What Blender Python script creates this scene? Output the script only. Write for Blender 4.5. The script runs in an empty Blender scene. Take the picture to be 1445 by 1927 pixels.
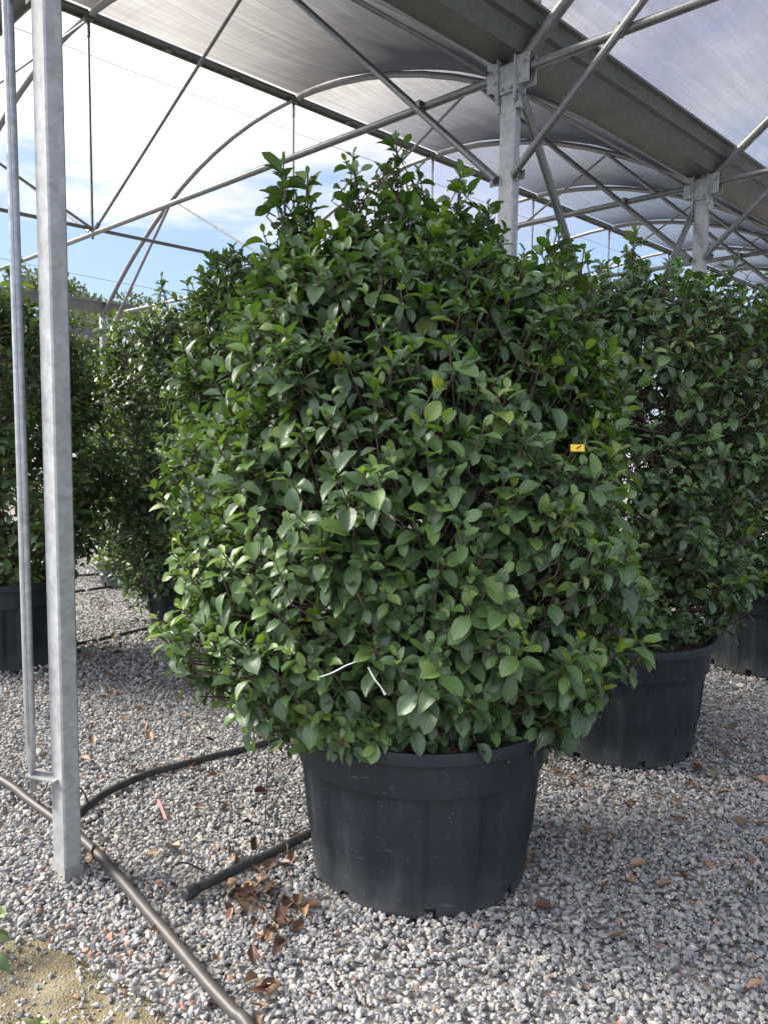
import bpy, math, random
import numpy as np
from mathutils import Vector, Matrix

random.seed(4); rng = np.random.default_rng(11)
sc = bpy.context.scene
col = sc.collection
R = math.radians

# ------------------------------------------------------------------ survey
F_PX, PITCH, ROLL, EYE = 1478.2, 0.0900097, 0.0124607, 1.55
AZ = 0.774                                   # direction of the post row
d = np.array([math.sin(AZ), math.cos(AZ), 0.0])
t = np.array([-math.cos(AZ), math.sin(AZ), 0.0])
P1 = np.array([0.667, 4.496, 0.0])
S, W, H = 2.544, 10.04, 3.56                 # bay, span, gutter height
c_, s_ = math.cos(PITCH), math.sin(PITCH)
UP = np.array([0, s_, c_]); FW = np.array([0, c_, -s_]); XX = np.array([1.0, 0, 0])
RT = math.cos(ROLL) * XX + math.sin(ROLL) * UP
UV = -math.sin(ROLL) * XX + math.cos(ROLL) * UP
EYEP = np.array([0, 0, EYE])

def G(x, y, h=0.0):
    """survey: ground point (at height h) under a picture point"""
    r = (x - 722.5) / F_PX * RT - (y - 963.5) / F_PX * UV + FW
    return EYEP + (h - EYE) / r[2] * r

def D_(x, y, depth):
    r = (x - 722.5) / F_PX * RT - (y - 963.5) / F_PX * UV + FW
    return EYEP + depth / r[1] * r

def FP(i, u, h):
    """point in truss frame i (0 = the frame of the middle post), u metres across the span"""
    return P1 + i * S * d + u * t + np.array([0, 0, h])

# ------------------------------------------------------------------ camera
cam = bpy.data.cameras.new('camera'); co = bpy.data.objects.new('camera', cam); col.objects.link(co)
cam.sensor_fit = 'VERTICAL'; cam.sensor_height = 36.0; cam.lens = 36.0 * F_PX / 1927.0
cam.clip_start = 0.05; cam.clip_end = 2000
M = Matrix.Identity(4)
for k in range(3):
    M[k][0], M[k][1], M[k][2], M[k][3] = RT[k], UV[k], -FW[k], EYEP[k]
co.matrix_world = M
sc.camera = co

# ------------------------------------------------------------------ helpers
class MB:
    def __init__(s): s.v = []; s.f = []
    def add(s, vs, fs):
        o = len(s.v); s.v.extend([tuple(map(float, p)) for p in vs]); s.f.extend([tuple(i + o for i in f) for f in fs])
    def box(s, c, ax, ay, az, hx, hy, hz):
        c, ax, ay, az = map(np.asarray, (c, ax, ay, az))
        vs = [c + ax * hx * i + ay * hy * j + az * hz * k for i in (-1, 1) for j in (-1, 1) for k in (-1, 1)]
        s.add(vs, [(0, 1, 3, 2), (4, 6, 7, 5), (0, 4, 5, 1), (2, 3, 7, 6), (0, 2, 6, 4), (1, 5, 7, 3)])
    def tube(s, pts, r, n=8, cap=True, squash=None):
        pts = [np.asarray(p, float) for p in pts]; m = len(pts)
        rs = r if hasattr(r, '__len__') else [r] * m
        vs = []; prev = None
        for i, p in enumerate(pts):
            a = pts[min(i + 1, m - 1)] - pts[max(i - 1, 0)]; a = a / (np.linalg.norm(a) + 1e-9)
            if prev is None:
                ref = np.array([0, 0, 1.0]) if abs(a[2]) < 0.9 else np.array([1.0, 0, 0])
                b = np.cross(a, ref)
            else:
                b = prev - a * (prev @ a)
            b /= np.linalg.norm(b) + 1e-9; prev = b; e = np.cross(a, b)
            q = squash[i] if squash else 1.0
            for k in range(n):
                th = 2 * math.pi * k / n
                vs.append(p + rs[i] * (b * math.cos(th) * (2 - q) + e * math.sin(th) * q))
        fs = [(i * n + k, i * n + (k + 1) % n, (i + 1) * n + (k + 1) % n, (i + 1) * n + k) for i in range(m - 1) for k in range(n)]
        if cap:
            fs.append(tuple(range(n - 1, -1, -1))); fs.append(tuple((m - 1) * n + k for k in range(n)))
        s.add(vs, fs)
    def prism(s, prof, A, B, ax, az):
        """closed profile (list of 2d) swept from A to B"""
        n = len(prof); ax, az = np.asarray(ax), np.asarray(az)
        vs = [np.asarray(A) + ax * x + az * z for x, z in prof] + [np.asarray(B) + ax * x + az * z for x, z in prof]
        fs = [(k, (k + 1) % n, (k + 1) % n + n, k + n) for k in range(n)]
        fs += [tuple(range(n - 1, -1, -1)), tuple(range(n, 2 * n))]
        s.add(vs, fs)
    def build(s, name, mat, parent=None, smooth=False, loc=None):
        v = np.array(s.v)
        if loc is not None: v = v - np.asarray(loc)
        me = bpy.data.meshes.new(name); me.from_pydata(v.tolist(), [], s.f); me.update()
        if smooth:
            me.polygons.foreach_set('use_smooth', [True] * len(me.polygons))
            try: me.set_sharp_from_angle(angle=R(40))
            except Exception: pass
        me.materials.append(mat)
        return link(name, me, parent, loc)

def link(name, me, parent=None, loc=None):
    o = bpy.data.objects.new(name, me); col.objects.link(o)
    if loc is not None: o.location = Vector([float(x) for x in loc])
    if parent is not None: o.parent = parent
    return o

def tag(o, label=None, cat=None, group=None, kind=None):
    if label: o['label'] = label
    if cat: o['category'] = cat
    if group: o['group'] = group
    if kind: o['kind'] = kind
    return o

def empty(name, loc=(0, 0, 0)):
    o = bpy.data.objects.new(name, None); col.objects.link(o); o.location = Vector([float(x) for x in loc]); return o

def grid_mesh(name, V, nu, nv, mats, attrs=None, uv=None, smooth=True, face_id=None):
    """V: (N, nu*nv, 3): N little grids of nu x nv points in one mesh"""
    N = V.shape[0]; per = nu * nv
    base = []
    for i in range(nu - 1):
        for j in range(nv - 1):
            base.append((i * nv + j, i * nv + j + 1, (i + 1) * nv + j + 1, (i + 1) * nv + j))
    base = np.array(base)
    idx = (np.arange(N)[:, None, None] * per + base[None]).reshape(-1, 4)
    return raw_mesh(name, V.reshape(-1, 3), idx, mats, attrs, uv, smooth)

def raw_mesh(name, verts, faces, mats, attrs=None, uv=None, smooth=False):
    me = bpy.data.meshes.new(name); nf, k = faces.shape
    me.vertices.add(len(verts)); me.vertices.foreach_set('co', np.ascontiguousarray(verts, dtype=np.float32).ravel())
    me.loops.add(nf * k); me.loops.foreach_set('vertex_index', np.ascontiguousarray(faces, dtype=np.int32).ravel())
    me.polygons.add(nf); me.polygons.foreach_set('loop_start', np.arange(0, nf * k, k, dtype=np.int32))

    me.polygons.foreach_set('use_smooth', np.full(nf, smooth))
    for nm, arr in (attrs or {}).items():
        if arr.ndim == 1:
            a = me.attributes.new(nm, 'FLOAT', 'POINT'); a.data.foreach_set('value', arr.astype(np.float32))
        else:
            a = me.attributes.new(nm, 'FLOAT_COLOR', 'POINT')
            q = np.ones((len(arr), 4), np.float32); q[:, :3] = arr; a.data.foreach_set('color', q.ravel())
    if uv is not None:
        l = me.uv_layers.new(name='UVMap'); l.data.foreach_set('uv', np.ascontiguousarray(uv[faces.ravel()], dtype=np.float32).ravel())
    me.update(calc_edges=True); me.validate()
    for m in mats: me.materials.append(m)
    return me

def catmull(P, n=8):
    P = [np.asarray(p, float) for p in P]; Q = [2 * P[0] - P[1]] + P + [2 * P[-1] - P[-2]]; out = []
    for i in range(1, len(Q) - 2):
        for k in range(n):
            x = k / n; a, b, c, e = Q[i - 1:i + 3]
            out.append(0.5 * (2 * b + (c - a) * x + (2 * a - 5 * b + 4 * c - e) * x * x + (3 * b - a - 3 * c + e) * x ** 3))
    out.append(P[-1]); return out

def unit(a): return a / (np.linalg.norm(a, axis=-1, keepdims=True) + 1e-9)

# ------------------------------------------------------------------ materials
class NT:
    def __init__(s, name):
        s.m = bpy.data.materials.new(name); s.m.use_nodes = True; s.t = s.m.node_tree; s.n = s.t.nodes; s.n.clear()
        s.out = s.new('ShaderNodeOutputMaterial')
    def new(s, typ, **kw):
        x = s.n.new(typ)
        for k, v in kw.items():
            if k.startswith('i_'):
                key = k[2:]; key = int(key) if key.isdigit() else key.replace('_', ' ')
                if isinstance(v, bpy.types.NodeSocket): s.t.links.new(v, x.inputs[key])
                else: x.inputs[key].default_value = v
            else: setattr(x, k, v)
        return x
    def l(s, a, b): s.t.links.new(a, b)
    def ramp(s, fac, stops, interp='LINEAR'):
        r = s.new('ShaderNodeValToRGB'); s.l(fac, r.inputs[0]); e = r.color_ramp.elements; r.color_ramp.interpolation = interp
        while len(e) > 1: e.remove(e[-1])
        e[0].position = stops[0][0]; e[0].color = tuple(stops[0][1]) + (1,)
        for p, c in stops[1:]:
            q = e.new(p); q.color = tuple(c) + (1,)
        return r.outputs[0]
    def noise(s, vec, scale, detail=3, rough=0.5):
        x = s.new('ShaderNodeTexNoise'); x.inputs['Scale'].default_value = scale; x.inputs['Detail'].default_value = detail
        x.inputs['Roughness'].default_value = rough
        if vec is not None: s.l(vec, x.inputs['Vector'])
        return x.outputs['Fac']
    def math(s, op, a, b=None, c=None, clamp=False):
        x = s.new('ShaderNodeMath', operation=op, use_clamp=clamp)
        for i, v in enumerate((a, b, c)):
            if v is None: continue
            if isinstance(v, (int, float)): x.inputs[i].default_value = v
            else: s.l(v, x.inputs[i])
        return x.outputs[0]
    def mix(s, fac, a, b, mode='MIX'):
        x = s.new('ShaderNodeMix', data_type='RGBA', blend_type=mode)
        for i, v in ((0, fac), (6, a), (7, b)):
            if isinstance(v, (int, float)): x.inputs[i].default_value = v
            elif isinstance(v, tuple): x.inputs[i].default_value = v + (1,) if len(v) == 3 else v
            else: s.l(v, x.inputs[i])
        return x.outputs[2]
    def bump(s, h, strength=0.3, dist=0.01):
        b = s.new('ShaderNodeBump'); b.inputs['Strength'].default_value = strength; b.inputs['Distance'].default_value = dist
        s.l(h, b.inputs['Height']); return b.outputs[0]
    def bsdf(s, colr, rough=0.5, metal=0.0, normal=None, spec=0.5):
        p = s.new('ShaderNodeBsdfPrincipled')
        for k, v in (('Base Color', colr), ('Roughness', rough), ('Metallic', metal), ('Specular IOR Level', spec)):
            if isinstance(v, (int, float)): p.inputs[k].default_value = v
            elif isinstance(v, tuple): p.inputs[k].default_value = v + (1,)
            else: s.l(v, p.inputs[k])
        if normal is not None: s.l(normal, p.inputs['Normal'])
        s.l(p.outputs[0], s.out.inputs[0]); return p
    def objco(s): return s.new('ShaderNodeTexCoord').outputs['Object']

def steel(name, base=0.42, metal=0.55, rough=0.42, tint=(1, 1, 1), scale=14):
    n = NT(name); o = n.new('ShaderNodeNewGeometry').outputs['Position']
    v = n.new('ShaderNodeTexVoronoi'); v.inputs['Scale'].default_value = 55; n.l(o, v.inputs['Vector'])
    sp = n.noise(o, scale, 5, 0.65); st = n.noise(o, 3.0, 3)
    f = n.math('ADD', n.math('MULTIPLY', sp, 0.6), n.math('MULTIPLY', v.outputs['Color'], 0.25))
    f = n.math('ADD', f, n.math('MULTIPLY', st, 0.3))
    lo = tuple(base * 0.72 * c for c in tint); hi = tuple(min(1, base * 1.3 * c) for c in tint)
    c = n.ramp(f, [(0.35, lo), (0.8, hi)])
    r = n.ramp(sp, [(0.3, (rough - .1,) * 3), (0.7, (rough + .14,) * 3)])
    n.bsdf(c, r, metal, n.bump(sp, 0.08, 0.004)); return n.m

m_post = steel('galvanised_steel', 0.4, 0.35, 0.5, (0.97, 1.0, 1.02))
m_tube = steel('zinc_tube', 0.19, 0.45, 0.42, (0.98, 1, 1.02), 20)
m_pipe = steel('bright_tube', 0.5, 0.75, 0.3, (0.94, 1, 1.04), 20)
m_gut = steel('gutter_steel', 0.115, 0.2, 0.5, (0.95, 1.01, 0.95), 5)
m_bolt = steel('bolt_steel', 0.35, 0.7, 0.4)

def leaf_mat(name, stops, back, trans=0.27, gloss=0.17):
    n = NT(name)
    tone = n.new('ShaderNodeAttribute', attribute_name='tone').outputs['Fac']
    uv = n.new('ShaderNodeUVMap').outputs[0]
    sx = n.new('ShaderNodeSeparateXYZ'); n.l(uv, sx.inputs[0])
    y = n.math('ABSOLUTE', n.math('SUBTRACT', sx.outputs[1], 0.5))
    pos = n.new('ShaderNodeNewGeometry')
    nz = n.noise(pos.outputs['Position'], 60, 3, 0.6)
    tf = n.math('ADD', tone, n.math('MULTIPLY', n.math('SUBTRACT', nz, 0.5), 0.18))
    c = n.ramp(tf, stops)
    rib = n.math('LESS_THAN', y, 0.032)
    w = n.math('SINE', n.math('ADD', n.math('MULTIPLY', sx.outputs[0], 55.0), n.math('MULTIPLY', y, -60.0)))
    vein = n.math('MULTIPLY', n.math('GREATER_THAN', w, 0.9), 0.22)
    c = n.mix(n.math('MAXIMUM', n.math('MULTIPLY', rib, 0.75), vein), c, n.mix(0.55, c, (0.32, 0.42, 0.12)))
    blot = n.math('MULTIPLY', n.ramp(n.noise(pos.outputs['Position'], 22, 4, 0.6), [(0.66, (0,) * 3), (0.74, (1,) * 3)]), 0.45)
    c = n.mix(blot, c, (0.2, 0.19, 0.06))
    cb = n.mix(0.55, c, back)
    c2 = n.mix(pos.outputs['Backfacing'], c, cb)
    rr = n.math('ADD', n.math('MULTIPLY', nz, 0.22), gloss - 0.1)
    rr = n.math('ADD', rr, n.math('MULTIPLY', pos.outputs['Backfacing'], 0.22))
    bm = n.bump(n.math('ADD', n.math('MULTIPLY', w, 0.3), n.math('MULTIPLY', nz, 0.5)), 0.12, 0.002)
    p = n.bsdf(c2, rr, 0.0, bm, 0.62)
    tr = n.new('ShaderNodeBsdfTranslucent'); n.l(n.mix(0.45, c, (0.22, 0.34, 0.05)), tr.inputs[0])
    mx = n.new('ShaderNodeMixShader'); mx.inputs[0].default_value = trans
    n.l(p.outputs[0], mx.inputs[1]); n.l(tr.outputs[0], mx.inputs[2]); n.l(mx.outputs[0], n.out.inputs[0]); return n.m

GREEN = [(0.0, (0.016, 0.055, 0.018)), (0.26, (0.04, 0.12, 0.022)), (0.48, (0.095, 0.225, 0.026)), (0.76, (0.24, 0.4, 0.04)), (0.93, (0.3, 0.4, 0.04)), (1.0, (0.42, 0.45, 0.03))]
m_leaf = leaf_mat('glossy_leaf', GREEN, (0.13, 0.19, 0.11))
m_leaf_far = leaf_mat('tree_leaf', [(0, (0.04, 0.055, 0.035)), (0.5, (0.065, 0.085, 0.05)), (1, (0.1, 0.12, 0.065))], (0.1, 0.13, 0.08), 0.2, 0.55)
m_leaf_var = leaf_mat('variegated_leaf', [(0, (0.04, 0.1, 0.03)), (0.5, (0.07, 0.16, 0.04)), (0.75, (0.35, 0.42, 0.12)), (1, (0.55, 0.55, 0.25))], (0.16, 0.22, 0.12), 0.22, 0.5)

def bark_mat():
    n = NT('bark'); o = n.objco()
    f = n.noise(o, 40, 4, 0.7)
    n.bsdf(n.ramp(f, [(0.3, (0.045, 0.032, 0.025)), (0.7, (0.14, 0.105, 0.085))]), 0.85, 0, n.bump(f, 0.5, 0.004)); return n.m
m_bark = bark_mat()

def pot_mat():
    n = NT('black_plastic'); g = n.new('ShaderNodeNewGeometry').outputs['Position']
    big = n.noise(g, 5, 5, 0.65); fine = n.noise(g, 160, 2)
    mp = n.new('ShaderNodeMapping'); n.l(g, mp.inputs[0]); mp.inputs['Scale'].default_value = (30, 30, 2.5)
    strk = n.noise(mp.outputs[0], 1.5, 4, 0.6)
    f = n.math('ADD', n.math('MULTIPLY', big, 0.6), n.math('MULTIPLY', strk, 0.4))
    c = n.ramp(f, [(0.35, (0.011, 0.0155, 0.0215)), (0.55, (0.018, 0.0235, 0.03)), (0.72, (0.042, 0.047, 0.052))])
    v = n.new('ShaderNodeTexVoronoi'); v.inputs['Scale'].default_value = 45; n.l(g, v.inputs['Vector'])
    spk = n.math('MULTIPLY', n.math('LESS_THAN', v.outputs['Distance'], 0.085), n.math('GREATER_THAN', fine, 0.5))
    c = n.mix(n.math('MULTIPLY', spk, 0.6), c, (0.3, 0.3, 0.29))
    mp3 = n.new('ShaderNodeMapping'); n.l(g, mp3.inputs[0]); mp3.inputs['Scale'].default_value = (6, 6, 40); mp3.inputs['Rotation'].default_value = (.3, .5, 0)
    scf = n.math('MULTIPLY', n.ramp(n.noise(mp3.outputs[0], 2.0, 5, 0.7), [(0.6, (0,) * 3), (0.72, (1,) * 3)]), n.ramp(n.noise(g, 9, 3), [(0.48, (0,) * 3), (0.62, (.75,) * 3)]))
    c = n.mix(scf, c, (0.17, 0.17, 0.17))
    # dust thrown up on the foot of the pot
    z = n.new('ShaderNodeSeparateXYZ'); n.l(g, z.inputs[0])
    du = n.math('MULTIPLY', n.ramp(z.outputs[2], [(0.0, (1, 1, 1)), (0.06, (0.25, 0.25, 0.25)), (0.2, (0, 0, 0))]), big)
    c = n.mix(n.math('MULTIPLY', du, 0.7), c, (0.2, 0.19, 0.175))
    n.bsdf(c, n.ramp(big, [(0.3, (0.42,) * 3), (0.7, (0.62,) * 3)]), 0, n.bump(fine, 0.15, 0.002), 0.45); return n.m
m_pot = pot_mat()

def hose_mat(name, a, b, rough):
    n = NT(name); g = n.new('ShaderNodeNewGeometry').outputs['Position']; f = n.noise(g, 18, 5, 0.7)
    n.bsdf(n.ramp(f, [(0.3, a), (0.75, b)]), rough, 0, n.bump(f, 0.1, 0.003)); return n.m
m_hose = hose_mat('black_rubber', (0.018, 0.02, 0.021), (0.06, 0.06, 0.06), 0.5)
m_brown = hose_mat('brown_polythene', (0.05, 0.043, 0.039), (0.088, 0.077, 0.068), 0.5)

def soil_mat():
    n = NT('mulch'); o = n.objco(); v = n.new('ShaderNodeTexVoronoi'); v.inputs['Scale'].default_value = 45; n.l(o, v.inputs['Vector'])
    c = n.ramp(v.outputs['Color'], [(0.1, (0.03, 0.02, 0.014)), (0.5, (0.1, 0.062, 0.04)), (0.95, (0.22, 0.13, 0.075))])
    n.bsdf(c, 0.9, 0, n.bump(v.outputs['Distance'], 0.8, 0.02)); return n.m
m_soil = soil_mat()

STONE = [(0.0, (0.093, 0.096, 0.101)), (0.18, (0.186, 0.191, 0.201)), (0.42, (0.288, 0.291, 0.298)), (0.62, (0.391, 0.387, 0.381)),
         (0.75, (0.409, 0.369, 0.311)), (0.87, (0.558, 0.523, 0.459)), (0.955, (0.651, 0.623, 0.569)), (0.962, (0.335, 0.182, 0.131)), (1.0, (0.391, 0.228, 0.166))]
def stone_mat():
    n = NT('crushed_stone'); a = n.new('ShaderNodeAttribute', attribute_name='tone').outputs['Fac']
    g = n.new('ShaderNodeNewGeometry').outputs['Position']; f = n.noise(g, 130, 4, 0.7)
    c = n.ramp(a, STONE); c = n.mix(n.math('MULTIPLY', f, 0.55), c, n.mix(0.55, c, (0.12, 0.115, 0.11)))
    n.bsdf(c, 0.75, 0, n.bump(f, 0.35, 0.004), 0.4); return n.m
m_stone = stone_mat()

def ground_mat():
    n = NT('gravel_bed'); g = n.new('ShaderNodeNewGeometry').outputs['Position']
    v = n.new('ShaderNodeTexVoronoi'); v.inputs['Scale'].default_value = 46; n.l(g, v.inputs['Vector'])
    sx = n.new('ShaderNodeSeparateXYZ'); n.l(v.outputs['Color'], sx.inputs[0])
    c = n.ramp(sx.outputs[0], STONE); big = n.noise(g, 0.6, 4)
    c = n.mix(n.ramp(v.outputs['Distance'], [(0.25, (0, 0, 0)), (0.75, (0.5, 0.5, 0.5))]), c, (0.15, 0.15, 0.15))
    c = n.mix(n.math('MULTIPLY', big, 0.3), c, (0.17, 0.15, 0.13))
    h = n.math('SUBTRACT', 1.0, v.outputs['Distance'])
    n.bsdf(c, 0.85, 0, n.bump(h, 0.8, 0.015), 0.3); return n.m
m_ground = ground_mat()

def dirt_mat():
    n = NT('sandy_soil'); g = n.new('ShaderNodeNewGeometry').outputs['Position']
    a = n.noise(g, 7, 5, 0.65); b = n.noise(g, 120, 4, 0.7); v = n.new('ShaderNodeTexVoronoi'); v.inputs['Scale'].default_value = 140; n.l(g, v.inputs['Vector'])
    c = n.ramp(a, [(0.3, (0.13, 0.108, 0.066)), (0.5, (0.235, 0.2, 0.12)), (0.7, (0.36, 0.32, 0.225))])
    c = n.mix(n.math('MULTIPLY', b, 0.6), c, (0.16, 0.13, 0.08))
    c = n.mix(n.math('MULTIPLY', n.math('LESS_THAN', v.outputs['Distance'], 0.28), 0.35), c, (0.45, 0.42, 0.36))
    n.bsdf(c, 0.95, 0, n.bump(n.math('ADD', b, v.outputs['Distance']), 0.7, 0.008), 0.2); return n.m
m_dirt = dirt_mat()

def net_mat(name, open_, bright, grazing_dark=False):
    """woven shade cloth: open mesh between threads that scatter light"""
    n = NT(name); uv = n.new('ShaderNodeUVMap').outputs[0]
    mp = n.new('ShaderNodeMapping'); n.l(uv, mp.inputs[0]); mp.inputs['Scale'].default_value = (16, 0.45, 1); mp.inputs['Rotation'].default_value = (0, 0, 0.05)
    st = n.noise(mp.outputs[0], 1.6, 5, 0.65)
    mp2 = n.new('ShaderNodeMapping'); n.l(uv, mp2.inputs[0]); mp2.inputs['Scale'].default_value = (0.8, 30, 1); mp2.inputs['Rotation'].default_value = (0, 0, 0.15)
    st2 = n.noise(mp2.outputs[0], 1.5, 3, 0.6)
    bg = n.noise(uv, 0.9, 4, 0.6)
    f = n.math('ADD', n.math('MULTIPLY', st, 0.55), n.math('ADD', n.math('MULTIPLY', bg, 0.25), n.math('MULTIPLY', st2, 0.2)))
    tfac = n.ramp(f, [(0.33, (open_ - 0.2,) * 3), (0.47, (open_ - .04,) * 3), (0.56, (open_ + 0.08,) * 3), (0.66, (open_ + 0.3,) * 3)])
    cb = n.new('ShaderNodeRGB').outputs[0]; cb.default_value = (bright, bright, bright * 1.03, 1)
    if grazing_dark:                              # grazing-view darkening painted into the cloth, towards the gutter and before each arch
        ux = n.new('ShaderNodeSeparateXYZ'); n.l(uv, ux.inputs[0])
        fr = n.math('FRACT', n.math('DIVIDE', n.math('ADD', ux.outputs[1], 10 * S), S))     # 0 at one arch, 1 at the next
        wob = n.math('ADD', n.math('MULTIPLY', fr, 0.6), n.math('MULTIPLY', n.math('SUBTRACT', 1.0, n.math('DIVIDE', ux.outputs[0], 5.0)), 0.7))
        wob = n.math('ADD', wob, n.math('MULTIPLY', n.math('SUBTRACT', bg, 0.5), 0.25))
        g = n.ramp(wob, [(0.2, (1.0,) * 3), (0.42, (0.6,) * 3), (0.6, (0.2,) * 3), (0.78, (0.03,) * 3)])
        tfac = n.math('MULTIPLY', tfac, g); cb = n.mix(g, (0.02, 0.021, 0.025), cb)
    df = n.new('ShaderNodeBsdfDiffuse'); n.l(cb, df.inputs[0])
    tl = n.new('ShaderNodeBsdfTranslucent'); n.l(cb, tl.inputs[0])
    m1 = n.new('ShaderNodeMixShader'); m1.inputs[0].default_value = 0.5; n.l(df.outputs[0], m1.inputs[1]); n.l(tl.outputs[0], m1.inputs[2])
    tp = n.new('ShaderNodeBsdfTransparent'); m2 = n.new('ShaderNodeMixShader')
    n.l(tfac, m2.inputs[0]); n.l(m1.outputs[0], m2.inputs[1]); n.l(tp.outputs[0], m2.inputs[2]); n.l(m2.outputs[0], n.out.inputs[0]); return n.m
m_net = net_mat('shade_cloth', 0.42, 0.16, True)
m_net_thin = net_mat('thin_shade_cloth', 0.58, 0.13)

def dead_mat():
    n = NT('dry_leaf'); oi = n.new('ShaderNodeObjectInfo').outputs['Random']; o = n.objco(); f = n.noise(o, 50, 4, 0.6)
    x = n.math('ADD', n.math('MULTIPLY', oi, 0.7), n.math('MULTIPLY', f, 0.4))
    c = n.ramp(x, [(0.15, (0.07, 0.03, 0.018)), (0.4, (0.12, 0.066, 0.04)), (0.65, (0.2, 0.122, 0.072)), (0.85, (0.31, 0.2, 0.12)), (1.0, (0.42, 0.31, 0.2))])
    n.bsdf(c, 0.5, 0, n.bump(f, 0.3, 0.003)); return n.m
m_dead = dead_mat()

def flat(name, c, rough=0.5):
    n = NT(name); g = n.new('ShaderNodeNewGeometry').outputs['Position']; f = n.noise(g, 60, 3)
    n.bsdf(n.ramp(f, [(0.3, tuple(x * .85 for x in c)), (0.7, tuple(min(1, x * 1.1) for x in c))]), rough); return n.m
m_yellow = flat('yellow_tag', (0.75, 0.5, 0.02), 0.4)
m_white = flat('white_tie', (0.75, 0.74, 0.7), 0.5)
m_pink = flat('pink_plastic', (0.62, 0.33, 0.32), 0.5)
m_ink = flat('tag_ink', (0.05, 0.04, 0.02), 0.6)
m_cement = flat('cement_smear', (0.27, 0.265, 0.245), 0.9)

# ------------------------------------------------------------------ world and sun
SUN_AZ, SUN_EL = R(-80), R(38)
w = bpy.data.worlds.new('World'); sc.world = w; w.use_nodes = True
wt = w.node_tree; wt.nodes.clear()
class WN(NT):
    def __init__(s): s.t = wt; s.n = wt.nodes
n = WN()
wo = n.new('ShaderNodeOutputWorld'); bg = n.new('ShaderNodeBackground'); n.l(bg.outputs[0], wo.inputs[0])
bg.inputs[1].default_value = 0.1
sky = n.new('ShaderNodeTexSky', sky_type='NISHITA'); sky.sun_disc = False
sky.sun_elevation = SUN_EL; sky.sun_rotation = SUN_AZ; sky.air_density = 1.0; sky.dust_density = 1.2; sky.ozone_density = 1.5
dirn = n.new('ShaderNodeTexCoord').outputs['Generated']
sp = n.new('ShaderNodeSeparateXYZ'); n.l(dirn, sp.inputs[0])
el = sp.outputs[2]
mp = n.new('ShaderNodeMapping'); n.l(dirn, mp.inputs[0]); mp.inputs['Scale'].default_value = (2.2, 2.2, 7.5); mp.inputs['Location'].default_value = (0.4, 1.3, 0.2)
c1 = n.noise(mp.outputs[0], 1.5, 8, 0.58)
mp2 = n.new('ShaderNodeMapping'); n.l(dirn, mp2.inputs[0]); mp2.inputs['Scale'].default_value = (1.6, 1.6, 4.0); mp2.inputs['Location'].default_value = (3.4, 0.3, 5.2)
c2 = n.noise(mp2.outputs[0], 1.8, 7, 0.6)
cover = n.ramp(el, [(0.06, (0.1,) * 3), (0.17, (0.05,) * 3), (0.28, (0.1,) * 3), (0.36, (0.36,) * 3), (0.45, (0.45,) * 3)])
mask = n.ramp(n.math('ADD', c1, cover), [(0.57, (0,) * 3), (0.8, (1,) * 3)])
bd = n.new('ShaderNodeVectorMath', operation='DOT_PRODUCT'); n.l(dirn, bd.inputs[0])
ba, be = R(-19), R(27); bd.inputs[1].default_value = (math.sin(ba) * math.cos(be), math.cos(ba) * math.cos(be), math.sin(be))
glow = n.math('POWER', n.math('MAXIMUM', bd.outputs['Value'], 0.0), 9.0)
dim = n.math('MULTIPLY', n.ramp(sp.outputs[0], [(0.06, (0,) * 3), (0.3, (1,) * 3)]), 0.14)
b2 = n.new('ShaderNodeVectorMath', operation='DOT_PRODUCT'); n.l(dirn, b2.inputs[0]); b2.inputs[1].default_value = (-.25, -.6, .76)
fill_glow = n.math('POWER', n.math('MAXIMUM', b2.outputs['Value'], 0.0), 3.0)  # unseen brighter cloud behind the camera, added as fill for the front shrub
shade = n.ramp(n.math('SUBTRACT', n.math('ADD', c2, n.math('MULTIPLY', glow, 0.3)), dim), [(0.34, (1.25, 1.4, 2.1)), (0.54, (2.2, 2.25, 2.65)), (0.8, (4.2, 4.05, 3.85))])
ccol = n.mix(1.0, shade, n.mix(glow, n.mix(fill_glow, (1.0, 1.0, 1.0), (4.6, 4.5, 4.2)), (1.3, 1.25, 1.18)), 'MULTIPLY')
skyc = n.mix(0.6, n.mix(1.0, sky.outputs[0], (0.62, 0.66, 0.72), 'MULTIPLY'), (1.6, 2.05, 2.72))
n.l(n.mix(mask, skyc, ccol), bg.inputs[0])

sl = bpy.data.lights.new('sun', 'SUN'); so = bpy.data.objects.new('sun', sl); col.objects.link(so)
sl.energy = 3.0; sl.angle = R(20); sl.color = (1.0, 0.94, 0.84)
sd = Vector((math.sin(SUN_AZ) * math.cos(SUN_EL), math.cos(SUN_AZ) * math.cos(SUN_EL), math.sin(SUN_EL)))
so.rotation_euler = sd.to_track_quat('Z', 'Y').to_euler()
so.location = sd * 40
sc.view_settings.view_transform = 'Standard'; sc.view_settings.look = 'None'; sc.view_settings.exposure = 1.75; sc.view_settings.gamma = 1.0
sc.render.engine = 'CYCLES'
cy = sc.cycles; cy.max_bounces = 7; cy.diffuse_bounces = 3; cy.glossy_bounces = 3; cy.transmission_bounces = 4; cy.transparent_max_bounces = 16
cy.use_denoising = True; cy.sample_clamp_indirect = 6; cy.caustics_reflective = False; cy.caustics_refractive = False
try: cy.denoiser = 'OPENIMAGEDENOISE'
except Exception: pass

# ------------------------------------------------------------------ ground
mb = MB(); mb.add([(-300, -300, -.012), (300, -300, -.012), (300, 300, -.012), (-300, 300, -.012)], [(0, 1, 2, 3)])
tag(mb.build('ground', m_ground), 'grey gravel ground of the nursery yard', kind='structure')

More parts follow.
